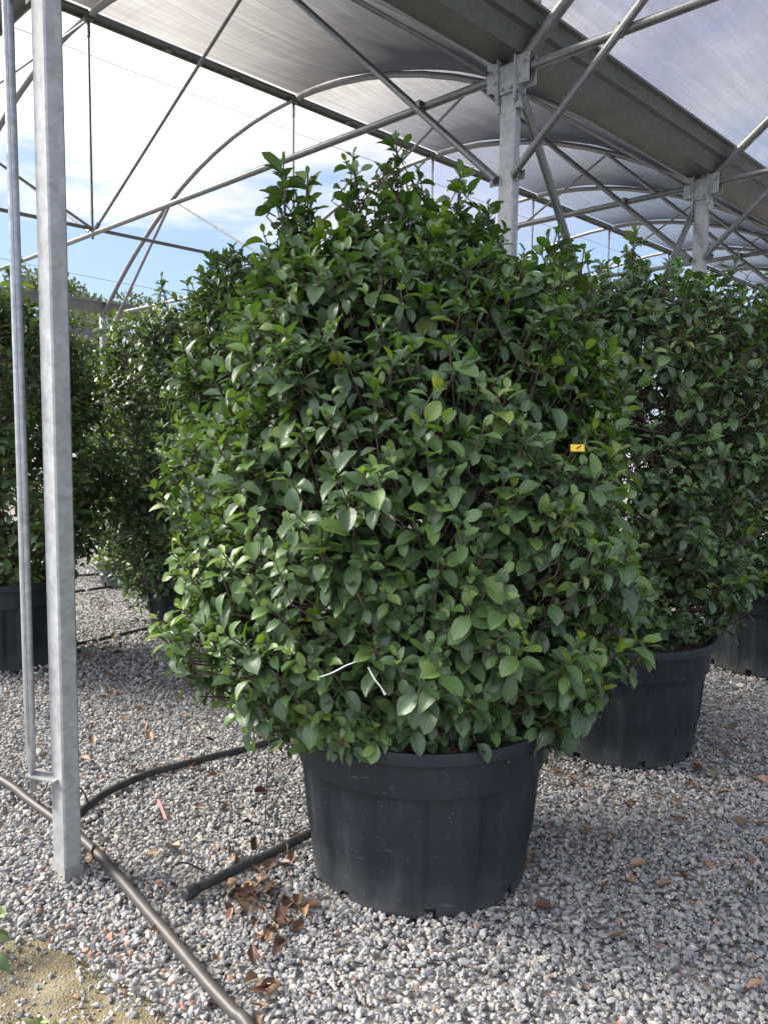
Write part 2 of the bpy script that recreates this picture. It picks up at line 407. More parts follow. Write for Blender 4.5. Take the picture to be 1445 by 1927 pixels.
def in_dirt(x, y):
    """0..1: how much of the sandy corner shows at a ground point"""
    wob = 0.07 * np.sin(x * 9 + 1) * np.cos(y * 7) + 0.04 * np.sin(x * 23 + y * 17)
    e = ((x + 1.22) / 0.7) ** 2 + ((y - 1.72) / 0.56) ** 2
    return np.clip((1.12 + wob * 2 - e) / 0.35, 0, 1)

nx, ny = 90, 80
gx, gy = np.meshgrid(np.linspace(-2.1, -0.4, nx), np.linspace(0.95, 2.5, ny), indexing='ij')
k = in_dirt(gx, gy)
bump = 0.004 * np.sin(gx * 31 + gy * 11) + 0.003 * np.sin(gx * 17 - gy * 41) + rng.normal(0, 0.0012, gx.shape)
gz = -0.03 + 0.045 * np.clip(k * 1.6, 0, 1) + bump * k
me = grid_mesh('dirt', np.stack([gx, gy, gz], -1).reshape(1, -1, 3), nx, ny, [m_dirt])
tag(link('dirt', me), 'olive sandy soil showing through the gravel at the corner', kind='structure')

# crushed stone
phi = (1 + 5 ** 0.5) / 2
ico = unit(np.array([(-1, phi, 0), (1, phi, 0), (-1, -phi, 0), (1, -phi, 0), (0, -1, phi), (0, 1, phi), (0, -1, -phi), (0, 1, -phi), (phi, 0, -1), (phi, 0, 1), (-phi, 0, -1), (-phi, 0, 1)], float))
icf = np.array([(0, 11, 5), (0, 5, 1), (0, 1, 7), (0, 7, 10), (0, 10, 11), (1, 5, 9), (5, 11, 4), (11, 10, 2), (10, 7, 6), (7, 1, 8), (3, 9, 4), (3, 4, 2), (3, 2, 6), (3, 6, 8), (3, 8, 9), (4, 9, 5), (2, 4, 11), (6, 2, 10), (8, 6, 7), (9, 8, 1)])
def stones(name, xy, size, zc, tone):
    N = len(xy)
    V = ico[None] * (1 + rng.uniform(-0.28, 0.28, (N, 12, 1)))
    # knock a corner flat here and there so the chips look broken, not round
    nrm = unit(rng.normal(size=(N, 1, 3))); dd = (V * nrm).sum(-1, keepdims=True); V = V - nrm * np.clip(dd - 0.45, 0, None)
    V = V * np.stack([rng.uniform(0.8, 1.35, N), rng.uniform(0.65, 1.0, N), rng.uniform(0.45, 0.85, N)], -1)[:, None]
    q = unit(np.concatenate([rng.normal(0, 0.25, (N, 2)), rng.normal(0, 1, (N, 2))], -1))
    x, y, z, w_ = q.T
    Rm = np.stack([np.stack([1 - 2 * (y * y + z * z), 2 * (x * y - z * w_), 2 * (x * z + y * w_)], -1),
                   np.stack([2 * (x * y + z * w_), 1 - 2 * (x * x + z * z), 2 * (y * z - x * w_)], -1),
                   np.stack([2 * (x * z - y * w_), 2 * (y * z + x * w_), 1 - 2 * (x * x + y * y)], -1)], 1)
    V = np.einsum('nij,nkj->nki', Rm, V) * size[:, None, None]
    V[:, :, 0] += xy[:, 0:1]; V[:, :, 1] += xy[:, 1:2]; V[:, :, 2] += zc[:, None]
    F = (np.arange(N)[:, None, None] * 12 + icf[None]).reshape(-1, 3)
    return raw_mesh(name, V.reshape(-1, 3), F, [m_stone], {'tone': np.repeat(tone, 12)})

def scatter(n_, y0, y1):
    y = rng.uniform(y0, y1, n_); x = rng.uniform(-1, 1, n_) * (0.62 * y + 1.0)
    return np.stack([x, y], -1)
def area(y0, y1): return 2 * (0.31 * (y1 * y1 - y0 * y0) + (y1 - y0))
pts = []
for y0, y1, dens in ((1.2, 2.2, 5900), (2.2, 3.4, 5300), (3.4, 4.8, 3600), (4.8, 6.6, 1700), (6.6, 9.5, 600)):
    pts.append(scatter(int(area(y0, y1) * dens), y0, y1))
pts = np.concatenate(pts)
kd = in_dirt(pts[:, 0], pts[:, 1])
pts = pts[rng.uniform(0, 1, len(pts)) > kd * 0.88]
N = len(pts)
size = np.clip(rng.lognormal(math.log(0.0082), 0.27, N), 0.005, 0.021) * np.where(pts[:, 1] > 4.8, 1.25, 1.0)
und = 0.003 + 0.006 * np.sin(pts[:, 0] * 5 + 2 * np.sin(pts[:, 1] * 3)) + 0.004 * np.sin(pts[:, 1] * 8 + pts[:, 0] * 3)
zc = und + 0.004 + rng.uniform(-0.2, 0.9, N) * size * 0.8
tone = np.clip(rng.normal(0.48, 0.22, N), 0, 0.955); sel = rng.uniform(0, 1, N)
tone[sel > 0.988] = rng.uniform(0.965, 1.0, (sel > 0.988).sum())
near_dirt = (in_dirt(pts[:, 0] - 0.0, pts[:, 1] - 0.18) > 0.2) & (rng.uniform(0, 1, N) < 0.07); tone[near_dirt] = rng.uniform(0.965, 1, near_dirt.sum())
tag(link('gravel', stones('gravel', pts, size, zc, tone)), 'loose grey crushed stone chippings over the yard', kind='stuff')
# fine grit on the sandy corner
gp = np.stack([rng.uniform(-2.0, -0.5, 9000), rng.uniform(1.2, 2.45, 9000)], -1)
gp = gp[in_dirt(gp[:, 0], gp[:, 1]) > rng.uniform(0, 0.8, len(gp))]
gs = np.clip(rng.lognormal(math.log(0.0028), 0.45, len(gp)), 0.0015, 0.009)
gt = np.clip(rng.normal(0.72, 0.16, len(gp)), 0, 0.95); sel = rng.uniform(0, 1, len(gp)); gt[sel > 0.94] = 0.98
tag(link('grit', stones('grit', gp, gs, 0.014 + rng.uniform(0, 1, len(gp)) * gs * .6, gt)), 'fine pale grit and red chips on the sandy soil', kind='stuff')

# ------------------------------------------------------------------ shade house
house = tag(empty('shade_house', P1), 'galvanised steel shade house with arched trusses, gutter and grey shade netting overhead', 'shade house')
HL = P1
def part(mb_, name, mat, parent=None, smooth=True):
    """child mesh; coordinates stay in world metres, origin at the house base"""
    return mb_.build(name, mat, parent or house, smooth) if False else _part(mb_, name, mat, parent or house, smooth)
def _part(mb_, name, mat, parent, smooth):
    o = mb_.build(name, mat, None, smooth); o.parent = parent
    o.location = Vector([float(-x) for x in HL]) if parent is house else Vector((0, 0, 0))
    return o

Z3 = np.array([0, 0, 1.0])
prof_v = np.array([0, 1.34, 2.1, 2.6, 2.98, 3.4, 3.79, 4.11, 4.38, 4.7, 4.86, 5.02])
prof_h = np.array([5.61, 5.48, 5.28, 5.09, 4.90, 4.68, 4.45, 4.25, 4.06, 3.82, 3.68, 3.54])
prof_c = np.polyfit(np.concatenate([prof_v, -prof_v]), np.concatenate([prof_h, prof_h]), 6)
def arch_h(u): return float(np.polyval(prof_c, abs(u) - W / 2))
us = []
def arch_pts(i, sgn):
    u = np.concatenate([np.linspace(0.06, 1.2, 7), np.linspace(1.7, W - 1.7, 17), np.linspace(W - 1.2, W - 0.06, 7)])
    h = np.array([arch_h(x) for x in u])
    for _ in range(2): h[1:-1] = h[1:-1] * .5 + (h[:-2] + h[2:]) * .25 if False else h[1:-1]
    return [FP(i, sgn * x, y) for x, y in zip(u, h)]

NF = range(-1, 9)
def bolt(mb_, c, ax, r=0.011, l=0.012):
    mb_.tube([np.asarray(c), np.asarray(c) + np.asarray(ax) * l], r, 6)

def post(i, u, top, sub=True):
    m = MB(); B = FP(i, u, 0)
    a, b = 0.05, 0.031                       # half sizes across / along the row
    ch = 0.006
    prof = [(-a + ch, -b), (a - ch, -b), (a, -b + ch), (a, b - ch), (a - ch, b), (-a + ch, b), (-a, b - ch), (-a, -b + ch)]
    vs = [B + t * x + d * y + Z3 * -0.05 for x, y in prof] + [B + t * x + d * y + Z3 * top for x, y in prof]
    k = len(prof)
    m.add(vs, [(q, (q + 1) % k, (q + 1) % k + k, q + k) for q in range(k)] + [tuple(range(k - 1, -1, -1)), tuple(range(k, 2 * k))])
    p = _part(m, 'post', m_post, house, False)
    if sub:
        m = MB(); C = FP(i, u, H - 0.04)
        for sg in (-1, 1):
            m.box(C + t * sg * (a + 0.006) + Z3 * 0.01, t, d, Z3, 0.004, 0.055, 0.13)       # cheek plates
            m.box(C + d * sg * (b + 0.008), t, d, Z3, a + 0.014, 0.004, 0.075)
            m.box(C + t * sg * 0.095 + d * 0.034 + Z3 * 0.03, t, d, Z3, 0.042, 0.004, 0.075)   # ears that take the arch and tie
            m.box(C + t * sg * 0.095 - d * 0.034 + Z3 * 0.03, t, d, Z3, 0.042, 0.004, 0.075)
            m.box(C + t * sg * (a + 0.016) + Z3 * -0.13, t, d, Z3, 0.012, 0.03, 0.03)
        _part(m, 'bracket', m_post, p, False)
        if i in (0, 1):
            for sg in (-1, 1):
                for x, z in ((0.08, 0.0), (0.115, 0.06), (0.03, -0.05)):
                    m = MB(); bolt(m, C + t * sg * x + Z3 * z - d * (b + 0.010 if x < 0.05 else 0.037), -d); _part(m, 'bolt', m_bolt, p, False)
                m = MB(); bolt(m, FP(i, u + sg * 0.085, 3.0) - d * 0.02, -d, 0.013, 0.02); _part(m, 'bolt', m_bolt, p, False)
    return p

for i in NF:
    p = post(i, 0, H)
    post(i, W, H - 0.02, False)
    if i == -1:                              # tab that holds the loose tube, and the cement at the foot
        P0 = FP(-1, 0, 0)
        m = MB(); A = D_(62, 1463, 2.70); Bq = D_(112, 1458, 2.655)
        v = Bq - A; v[2] = 0; L_ = np.linalg.norm(v); v /= L_
        m.box((A + Bq) / 2, v, np.cross(Z3, v), Z3, L_ / 2 + 0.004, 0.03, 0.003)
        m.box(A + v * 0.002 - Z3 * 0.0175, v, np.cross(Z3, v), Z3, 0.0025, 0.027, 0.0145)
        _part(m, 'tab', m_post, p, False)
        m = MB()
        ring = []
        for hgt, g_ in ((-0.02, 0.004), (0.022, 0.003), (0.038, 0.0015)):
            ring.append([P0 + t * x * (0.05 + g_) + d * y * (0.031 + g_) + Z3 * (hgt + random.uniform(-.012, .012)) for x, y in ((-1, -1), (0, -1), (1, -1), (1, 0), (1, 1), (0, 1), (-1, 1), (-1, 0))])
        m.add([q for r_ in ring for q in r_], [(r_ * 8 + k, r_ * 8 + (k + 1) % 8, (r_ + 1) * 8 + (k + 1) % 8, (r_ + 1) * 8 + k) for r_ in range(2) for k in range(8)])
        _part(m, 'cement_foot', m_cement, p, True)

for i in NF:
    for sg in (1, -1):
        m = MB(); m.tube(arch_pts(i, sg), 0.033, 10); _part(m, 'arch', m_tube, house, True)
        m = MB(); m.tube([FP(i, sg * 0.07, H), FP(i, sg * (W - 0.07), H)], 0.024, 10); _part(m, 'tie_bar', m_tube, house, True)
        m = MB(); m.tube([FP(i, sg * W / 2, H - 0.05), FP(i, sg * W / 2, 5.6)], 0.014, 6)
        m.tube([FP(i, sg * W / 2, 5.42), FP(i, sg * W / 2, 5.58)], 0.02, 6); _part(m, 'hanger', m_tube, house, True)
        for q in (0, 1):
            e0 = sg * (2.27 if q == 0 else W - 2.27); b0 = sg * (0.055 if q == 0 else W - 0.055)
            m = MB(); m.tube([FP(i, sg * W / 2, H), FP(i, e0, arch_h(e0) - 0.03)], 0.014, 7)
            m.tube([FP(i, sg * W / 2 * 1.0 + (e0 - sg * W / 2) * .02, H + 0.03), FP(i, sg * W / 2 + (e0 - sg * W / 2) * .05, H + 0.075)], 0.022, 6); _part(m, 'strut', m_tube, house, True)
            m = MB(); off = -d * 0.045
            m.tube([FP(i, b0, 3.0) + off, FP(i, e0, arch_h(e0) - 0.02) + off * .3], 0.022, 9)
            m.box(FP(i, b0 + (0.03 if b0 > 0 else -0.03) * (1 if q == 0 else -1), 3.0) + off * .35, t, d, Z3, 0.03, 0.004, 0.024)
            _part(m, 'knee_brace', m_tube, house, True)
            # clip where brace crosses the tie
    for sg in (1, -1):
        x = sg * 0.645; m = MB(); m.box(FP(i, x, H) - d * 0.02, t, d, Z3, 0.014, 0.03, 0.028); _part(m, 'clamp', m_tube, house, False)

A_, B_ = FP(-2, 0, H + 0.02), FP(9, 0, H + 0.02)
# gutter: folded sheet trough
outer = [(-0.19, 0.15), (-0.19, 0.13), (-0.155, 0.115), (-0.105, 0.0), (0.085, 0.0), (0.135, 0.09), (0.165, 0.1), (0.195, 0.165), (0.225, 0.17), (0.225, 0.185),
         (0.185, 0.18), (0.155, 0.112), (0.125, 0.1), (0.08, 0.006), (-0.1, 0.006), (-0.15, 0.125), (-0.18, 0.14), (-0.18, 0.15)]
for u in (0, W):
    m = MB(); prof = [(-x, z) for x, z in outer][::-1] if u == 0 else outer
    m.prism(prof, FP(-2, u, H + 0.07), FP(9, u, H + 0.07), t, Z3); _part(m, 'gutter', m_gut if u == 0 else m_tube, house, False)
m = MB(); m.prism([(-0.03, 0), (0.03, 0), (0.03, 0.12), (-0.03, 0.12)], FP(-2, W - 0.06, 3.22), FP(9, W - 0.06, 3.22), t, Z3); _part(m, 'side_rail', m_tube, house, False)
for u in (W / 2, -W / 2):
    m = MB()
    m.prism([(-0.06, 0.02), (-0.025, 0.055), (0.025, 0.055), (0.06, 0.02), (0.06, 0.0), (0.02, 0.035), (-0.02, 0.035), (-0.06, 0.0)], FP(-2, u, 5.61), FP(9, u, 5.61), t, Z3)
    m.tube([FP(-2, u - 0.065, 5.615), FP(9, u - 0.065, 5.615)], 0.02, 8); m.tube([FP(-2, u + 0.065, 5.615), FP(9, u + 0.065, 5.615)], 0.02, 8)
    for q in np.arange(-2, 9, 1 / 3): m.box(FP(q, u - 0.03, 5.585), t, d, Z3, 0.03, 0.03, 0.02)
    _part(m, 'ridge_purlin', m_gut, house, False)
    m = MB(); m.tube([FP(-2, u, H + 0.05), FP(9, u, H + 0.05)], 0.019, 8); _part(m, 'purlin', m_tube, house, True)
# tubes that tie the eaves beside the gutter
for u in (0.14,):
    m = MB(); m.tube([FP(-2, u, H + 0.03), FP(9, u, H + 0.03)], 0.013, 7); _part(m, 'net_rail', m_tube, house, True)
# wires
def wire(a, b, sag, r=0.004, name='wire'):
    n_ = 40; m = MB(); m.tube([a + (b - a) * (k / n_) - Z3 * sag * 4 * ((k / n_) % (1 / 4) * 4) * (1 - (k / n_) % (1 / 4) * 4) for k in range(n_ + 1)], r, 5); _part(m, name, m_bolt, house, True)
wire(FP(-2, W / 2 + 0.25, 5.38), FP(6, W / 2 + 0.25, 5.38), 0.02)
wire(FP(-2, W - 1.4, 4.05), FP(6, W - 1.4, 3.72), 0.06)
# bracing along the row
for i, j, h0, h1 in ((0, 1, 3.42, 0.0), (1, 0, 3.36, 0.0), (-1, -2, 3.34, 0.9)):
    m = MB(); o_ = -t * (0.075 if i == 0 else -0.075)
    m.tube([FP(i, 0, h0) + o_, FP(j, 0, h1) + o_], 0.024, 9); m.box(FP(i, 0, h0) + o_ * .8, t, d, Z3, 0.01, 0.04, 0.03)
    _part(m, 'row_brace', m_tube, house, True)
m = MB(); m.tube([FP(-1, 0.05, 3.045), FP(-1, 2.0, 3.05)], 0.045, 10); _part(m, 'cross_rail', m_gut, house, True)
m = MB(); m.tube([FP(0, -0.155, H + 0.2), FP(0, -0.165, 4.4)], 0.02, 8); m.box(FP(0, -0.155, H + 0.24), t, d, Z3, 0.028, 0.028, 0.05); _part(m, 'net_upright', m_gut, house, True)
m = MB(); m.tube([FP(0, W / 2, H + 0.05), FP(-1, W / 2 + 1.2, 5.4)], 0.014, 7); _part(m, 'roof_brace', m_tube, house, True)
m = MB(); m.tube([FP(0, W / 2, 5.58), FP(-0.15, W / 2 + 2.3, 5.28)], 0.013, 7); _part(m, 'roof_brace', m_tube, house, True)

# shade netting: hung over the arches, sagging a little between them
def net(u0, u1, mat, name, sag=0.05):
    bays = 11; ns, nu = bays * 8 + 1, 26
    s_arr = np.linspace(-2, 9, ns); u_arr = np.linspace(u0, u1, nu); V = np.zeros((ns, nu, 3)); uv = np.zeros((ns, nu, 2))
    for a_, si in enumerate(s_arr):
        fr = si - math.floor(si)
        for b_, uu in enumerate(u_arr):
            e = min(abs(uu - u0), abs(uu - u1)); k_ = min(1, e / 0.8)
            hh = arch_h(uu) + 0.045 - sag * 4 * fr * (1 - fr) * k_ + 0.012 * math.sin(si * 7 + uu * 3) * k_
            V[a_, b_] = FP(si, uu, hh); uv[a_, b_] = (uu, si * S)
    me_ = grid_mesh(name, V.reshape(1, -1, 3), ns, nu, [mat], None, uv.reshape(-1, 2))
    o = link(name, me_, house, -HL); return o
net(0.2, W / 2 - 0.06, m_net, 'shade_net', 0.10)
net(-0.24, -W / 2, m_net_thin, 'shade_net', 0.05)
net(-W / 2 - 0.01, -W + 0.2, m_net_thin, 'shade_net', 0.05)

# ------------------------------------------------------------------ loose galvanised tube beside the first post
top = D_(2, -420, 2.72); bot = D_(58, 1400, 2.70); end = D_(64, 1488, 2.69)
m = MB(); pp = [top + (bot - top) * k for k in (0, .5, .97)] + [bot + (end - bot) * k for k in (0.1, 0.35, 0.6, 1.0)]
m.tube(pp, [0.0185, 0.0185, 0.0185, 0.018, 0.016, 0.0145, 0.0145], 14, True, [1, 1, 1, .95, .75, .5, .35])
tb = m.build('steel_tube', m_pipe, None, True, loc=end)
tag(tb, 'thin shiny galvanised tube hanging upright beside the near square post, flattened foot', 'tube')
m = MB(); A0 = top + np.array([-.006, -.0185, 0]); m.prism([(-.0035, 0), (.0035, 0), (.0035, .003), (-.0035, .003)], top + np.array([.002, -.0185, 0]), bot + np.array([.002, -.0185, 0]), XX, np.array([0, -1.0, 0]))
o = m.build('seam', m_bolt, None, False, loc=end); o.parent = tb; o.location = (0, 0, 0)

# ------------------------------------------------------------------ hoses
def hose(pts, r, mat, name, label, cat='hose', group=None, sides=10, n_=8):
    P = catmull(pts, n_); m = MB(); m.tube(P, r, sides); o = m.build(name, mat, None, True, loc=P[0]); return tag(o, label, cat, group)
def gp_(L, h): return [G(x, y, h) for x, y in L]
hz = 0.034
hose([G(0, 1465, hz) * 2 - G(55, 1505, hz) * 1.0 + np.array([-.5, .35, 0])] + gp_([(0, 1465), (55, 1505), (110, 1545), (160, 1583), (215, 1640), (270, 1705), (330, 1775), (390, 1848), (440, 1903), (470, 1935)], hz) + [np.array([-0.17, 1.62, hz]), np.array([-0.02, 1.2, hz])],
     0.0175, m_brown, 'hose', 'thick brown irrigation hose curving past the foot of the near post over the gravel', sides=14)
hose(gp_([(115, 1560), (150, 1530), (200, 1492), (280, 1456), (330, 1442), (400, 1424), (460, 1410), (520, 1393)], 0.03) + [np.array([-0.2, 4.05, 0.03]), np.array([0.3, 4.3, .03])],
     0.0165, m_hose, 'hose', 'black rubber hose bending from the near post to behind the front pot', sides=12)
he = hose(gp_([(352, 1682), (400, 1658), (450, 1633), (520, 1600), (580, 1570)], 0.032) + [np.array([0.1, 3.3, .03]), np.array([.6, 3.75, .03])],
     0.0165, m_hose, 'hose', 'black hose with a capped end lying left of the front pot', sides=12)
a0, a1 = G(346, 1685, .032), G(368, 1674, .032); m = MB(); v = a1 - a0
m.tube([a0, a0 + v * .15, a0 + v * .16, a0 + v * 1.0], [0.017, 0.021, 0.0235, 0.0225], 12); o = m.build('end_cap', m_hose, None, True, loc=np.array(he.location)); o.parent = he; o.location = (0, 0, 0)
for L, lab in (([(60, 1222), (150, 1211), (220, 1196), (300, 1178), (380, 1160)], 'black drip line crossing the gravel between the back pots, nearest the camera of three'),
               ([(60, 1118), (145, 1113), (240, 1098), (330, 1084)], 'black drip line in the middle between the back left pots'),
               ([(60, 1088), (150, 1083), (235, 1076), (320, 1068)], 'farthest black drip line on the shaded gravel behind the near post')):
    hose(gp_(L, 0.02), 0.014, m_hose, 'drip_line', lab, 'drip line', 'drip lines between the back pots')
b1, b2, b3 = G(300, 1722, .03), G(330, 1640, .03), G(410, 1648, .03)
hose([b1, D_(312, 1670, 2.47), D_(328, 1630, 2.55), D_(350, 1624, 2.6), D_(380, 1637, 2.66), b3], 0.0032, m_hose, 'drip_tube', 'thin black tube arching from the brown hose to the capped hose', 'tube', sides=6)
hose([D_(508, 1385, 2.95), D_(504, 1450, 2.9), D_(500, 1530, 2.85), G(496, 1612, .01)], 0.0025, m_hose, 'drip_tube', 'thin dark tube hanging straight from the leaves left of the front pot', 'tube', sides=6)
hose([D_(556, 1432, 2.72), D_(535, 1475, 2.72), D_(508, 1540, 2.72), G(472, 1628, .03)], 0.0025, m_hose, 'drip_tube', 'thin dark tube slanting from the front pot rim to the hose', 'tube', sides=6)
hose(gp_([(-60, 1425), (0, 1408), (50, 1404), (95, 1415), (130, 1440)], 0.008), 0.004, m_hose, 'drip_tube', 'thin black tube crossing the gravel behind the hanging tube', 'tube', sides=6)
hose([G(70, 1512, .03), D_(84, 1490, 2.93), D_(98, 1468, 3.0), D_(150, 1482, 3.05), G(170, 1516, .03)], 0.0035, m_hose, 'drip_tube', 'thin black tube looping behind the foot of the near post', 'tube', sides=6)
hose(gp_([(215, 1494), (290, 1502), (380, 1504), (440, 1488), (520, 1478)], 0.018), 0.002, m_hose, 'drip_tube', 'very thin dark tube wandering over gravel beside the bent black hose', 'tube', sides=5)
m = MB(); p0, p1 = G(298, 1505, .032), G(312, 1542, .032); v = p1 - p0; m.prism([(-.006, 0), (.006, 0.002), (.006, .004), (-.006, .002)], p0, p1, unit(np.cross(v, Z3)), Z3)
tag(m.build('plastic_strip', m_pink, None, False, loc=p0), 'small pink plastic strip lying on the gravel right of the near post', 'plastic strip')

# ------------------------------------------------------------------ potted shrubs
TS = np.array([0, 0.07, 0.2, 0.4, 0.6, 0.8, 0.93, 1.0]); WS = np.array([0.012, 0.06, 0.185, 0.268, 0.27, 0.205, 0.085, 0.004])
def leaf_verts(base, axis, nrm, L, wide, droop, fold, hi=True, twist=None):
    if hi: T, Wd, Y = TS, WS, np.array([-1, -.5, 0, .5, 1.0])
    else: T, Wd, Y = np.array([0, .12, .4, .7, .92, 1.0]), np.array([.01, .1, .24, .2, .06, .004]), np.array([-1, 0, 1.0])
    side = np.cross(nrm, axis)
    N = len(base); w_ = Wd[None, :, None] * wide[:, None, None] * Y[None, None, :]
    lift = fold[:, None, None] * np.abs(w_) - droop[:, None, None] * (T ** 2)[None, :, None] - 0.25 * fold[:, None, None] * (Y ** 2)[None, None, :] * Wd[None, :, None]
    ph = rng.uniform(0, 6.28, N)
    lift = lift + 0.022 * np.sin(T[None, :, None] * 13 + ph[:, None, None] + Y[None, None, :] * 2) * np.abs(Y)[None, None, :]
    along = np.broadcast_to((T[None, :, None] * (1 - 0.25 * np.abs(droop[:, None, None]) * T[None, :, None])), w_.shape)
    V = base[:, None, None, :] + L[:, None, None, None] * (axis[:, None, None, :] * along[..., None] + side[:, None, None, :] * w_[..., None] + nrm[:, None, None, :] * lift[..., None])
    uv = np.stack([np.broadcast_to(T[:, None], (len(T), len(Y))), np.broadcast_to((Y * .5 + .5)[None], (len(T), len(Y)))], -1).reshape(-1, 2)
    return V.reshape(N, -1, 3), len(T), len(Y), np.tile(uv, (N, 1))

def shoots_to_leaves(T0, Dr, nl, size, bright, tight=1.0):
    """T0 shoot tips, Dr directions: returns leaf arrays"""
    base, axis, nrm, L, tone, droop = [], [], [], [], [], []
    n_ = len(T0)
    ref = np.where(np.abs(Dr[:, 2:3]) < 0.9, np.array([[0, 0, 1.0]]), np.array([[1.0, 0, 0]]))
    U = unit(np.cross(Dr, ref)); Vv = np.cross(Dr, U); ph0 = rng.uniform(0, 6.28, n_); g = rng.normal(0, 1, n_)
    for k in range(nl.max()):
        on = nl > k; m_ = on.sum()
        D0, U0, V0 = Dr[on], U[on], Vv[on]
        back = (0.012 + 0.021 * k) * tight * (size[on] / 0.085)
        if k > 3: back = back + 0.02
        ph = ph0[on] + k * 2.4 + rng.normal(0, .3, m_)
        psi = np.clip(R(31) + R(13) * k + rng.normal(0, R(13), m_), R(12), R(105))
        a = unit(np.cos(psi)[:, None] * D0 + np.sin(psi)[:, None] * (np.cos(ph)[:, None] * U0 + np.sin(ph)[:, None] * V0) + rng.normal(0, .1, (m_, 3)) - np.array([[0, 0, 0.03 * k]]))
        nn = unit(D0 - (D0 * a).sum(1, keepdims=True) * a)
        nn = unit(nn + 0.35 * np.array([[0, 0, 1.0]]) + rng.normal(0, .22, (m_, 3))); nn = unit(nn - (nn * a).sum(1, keepdims=True) * a)
        s0 = size[on] * np.where(k == 0, rng.uniform(.45, .8, m_), rng.uniform(.78, 1.22, m_)) * (0.82 if k == 1 else 1.0)
        base.append(T0[on] - D0 * back[:, None] + a * (0.07 * s0)[:, None]); axis.append(a); nrm.append(nn); L.append(s0)
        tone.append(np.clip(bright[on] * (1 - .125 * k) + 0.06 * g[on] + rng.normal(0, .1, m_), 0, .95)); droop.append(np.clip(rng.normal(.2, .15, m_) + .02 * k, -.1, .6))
    return tuple(np.concatenate(x) for x in (base, axis, nrm, L, tone, droop))

def make_pot(root, rb, rr, hh, soil=True):
    """moulded nursery container: fluted wall, stepped band, drain slots; rim is its own sub-part"""
    nth = 192; k16 = 14
    prof = [(rb - 0.03, 0.0, 0), (rb - 0.012, 0.004, 0), (rb, 0.016, 0), (rb + .002, 0.03, 0), (rb + .004, 0.05, .1), (rb + .008, 0.09, .7), (rb + 0.012, .14, 1)]
    hb = hh * 0.735
    r_at = lambda z: rb + 0.004 + (rr * 0.905 - rb) * (z / hb) ** 0.85
    for z in np.linspace(.2, hb - .012, 6): prof.append((r_at(z), z, 1))
    prof += [(r_at(hb) + .001, hb - .003, 1), (r_at(hb) + .015, hb, 0), (r_at(hb) + .017, hb + .006, 0), (rr * .952, hh - .052, 0), (rr * .956, hh - .046, 0)]
    V = []
    for r, z, f in prof:
        for q in range(nth):
            th = 2 * math.pi * q / nth; s = math.sin(th * k16); fl = max(-1, min(1, s * 3.2))
            V.append(((r + 0.0075 * f * (fl - 1)) * math.cos(th), (r + 0.0075 * f * (fl - 1)) * math.sin(th), z))
    Fs = []
    for a in range(len(prof) - 1):
        for q in range(nth):
            if a in (2, 3) and (q % 24) in (0, 1, 2): continue             # drain slots
            Fs.append((a * nth + q, a * nth + (q + 1) % nth, (a + 1) * nth + (q + 1) % nth, (a + 1) * nth + q))
    m = MB(); m.add(V, Fs)
    m.add([((rb - .03) * math.cos(2 * math.pi * q / 48), (rb - .03) * math.sin(2 * math.pi * q / 48), .001) for q in range(48)], [tuple(range(47, -1, -1))])
    # inner wall, so that the slots look into a dark cavity with thickness
    inn = [(rb - .03, .0), (rb - .025, .1), (rr * .9 - .02, hb), (rr * .95 - .015, hh - .05)]
    m.add([(r * math.cos(2 * math.pi * q / 64), r * math.sin(2 * math.pi * q / 64), z) for r, z in inn for q in range(64)], [(a * 64 + q, (a + 1) * 64 + q, (a + 1) * 64 + (q + 1) % 64, a * 64 + (q + 1) % 64) for a in range(3) for q in range(64)])
    pot = m.build('pot', m_pot, None, True); pot.parent = root
    rp = [(rr * .956, hh - .046), (rr * 1.0 - .003, hh - .045), (rr * 1.0, hh - .042), (rr * 1.004, hh - .012), (rr * 1.0, hh - .002), (rr * .985, hh), (rr * .965, hh - .004), (rr * .955, hh - .02), (rr * .95, hh - .055)]
    m = MB(); m.add([(r * math.cos(2 * math.pi * q / 128), r * math.sin(2 * math.pi * q / 128), z) for r, z in rp for q in range(128)], [(a * 128 + q, a * 128 + (q + 1) % 128, (a + 1) * 128 + (q + 1) % 128, (a + 1) * 128 + q) for a in range(len(rp) - 1) for q in range(128)])
    o = m.build('rim', m_pot, None, True); o.parent = pot
    # mulch with chips of dead leaf
    n_r, n_t = 12, 60; V = np.zeros((n_r, n_t, 3))
    for a in range(n_r):
        for b in range(n_t):
            r = rr * .957 * (a / (n_r - 1)); th = 2 * math.pi * b / (n_t - 1)
            V[a, b] = (r * math.cos(th), r * math.sin(th), hh - .045 + .03 * (1 - a / (n_r - 1)) + random.uniform(-.006, .008) * (b not in (0, n_t - 1)))
    o = link('soil', grid_mesh('soil', V.reshape(1, -1, 3), n_r, n_t, [m_soil]), root)

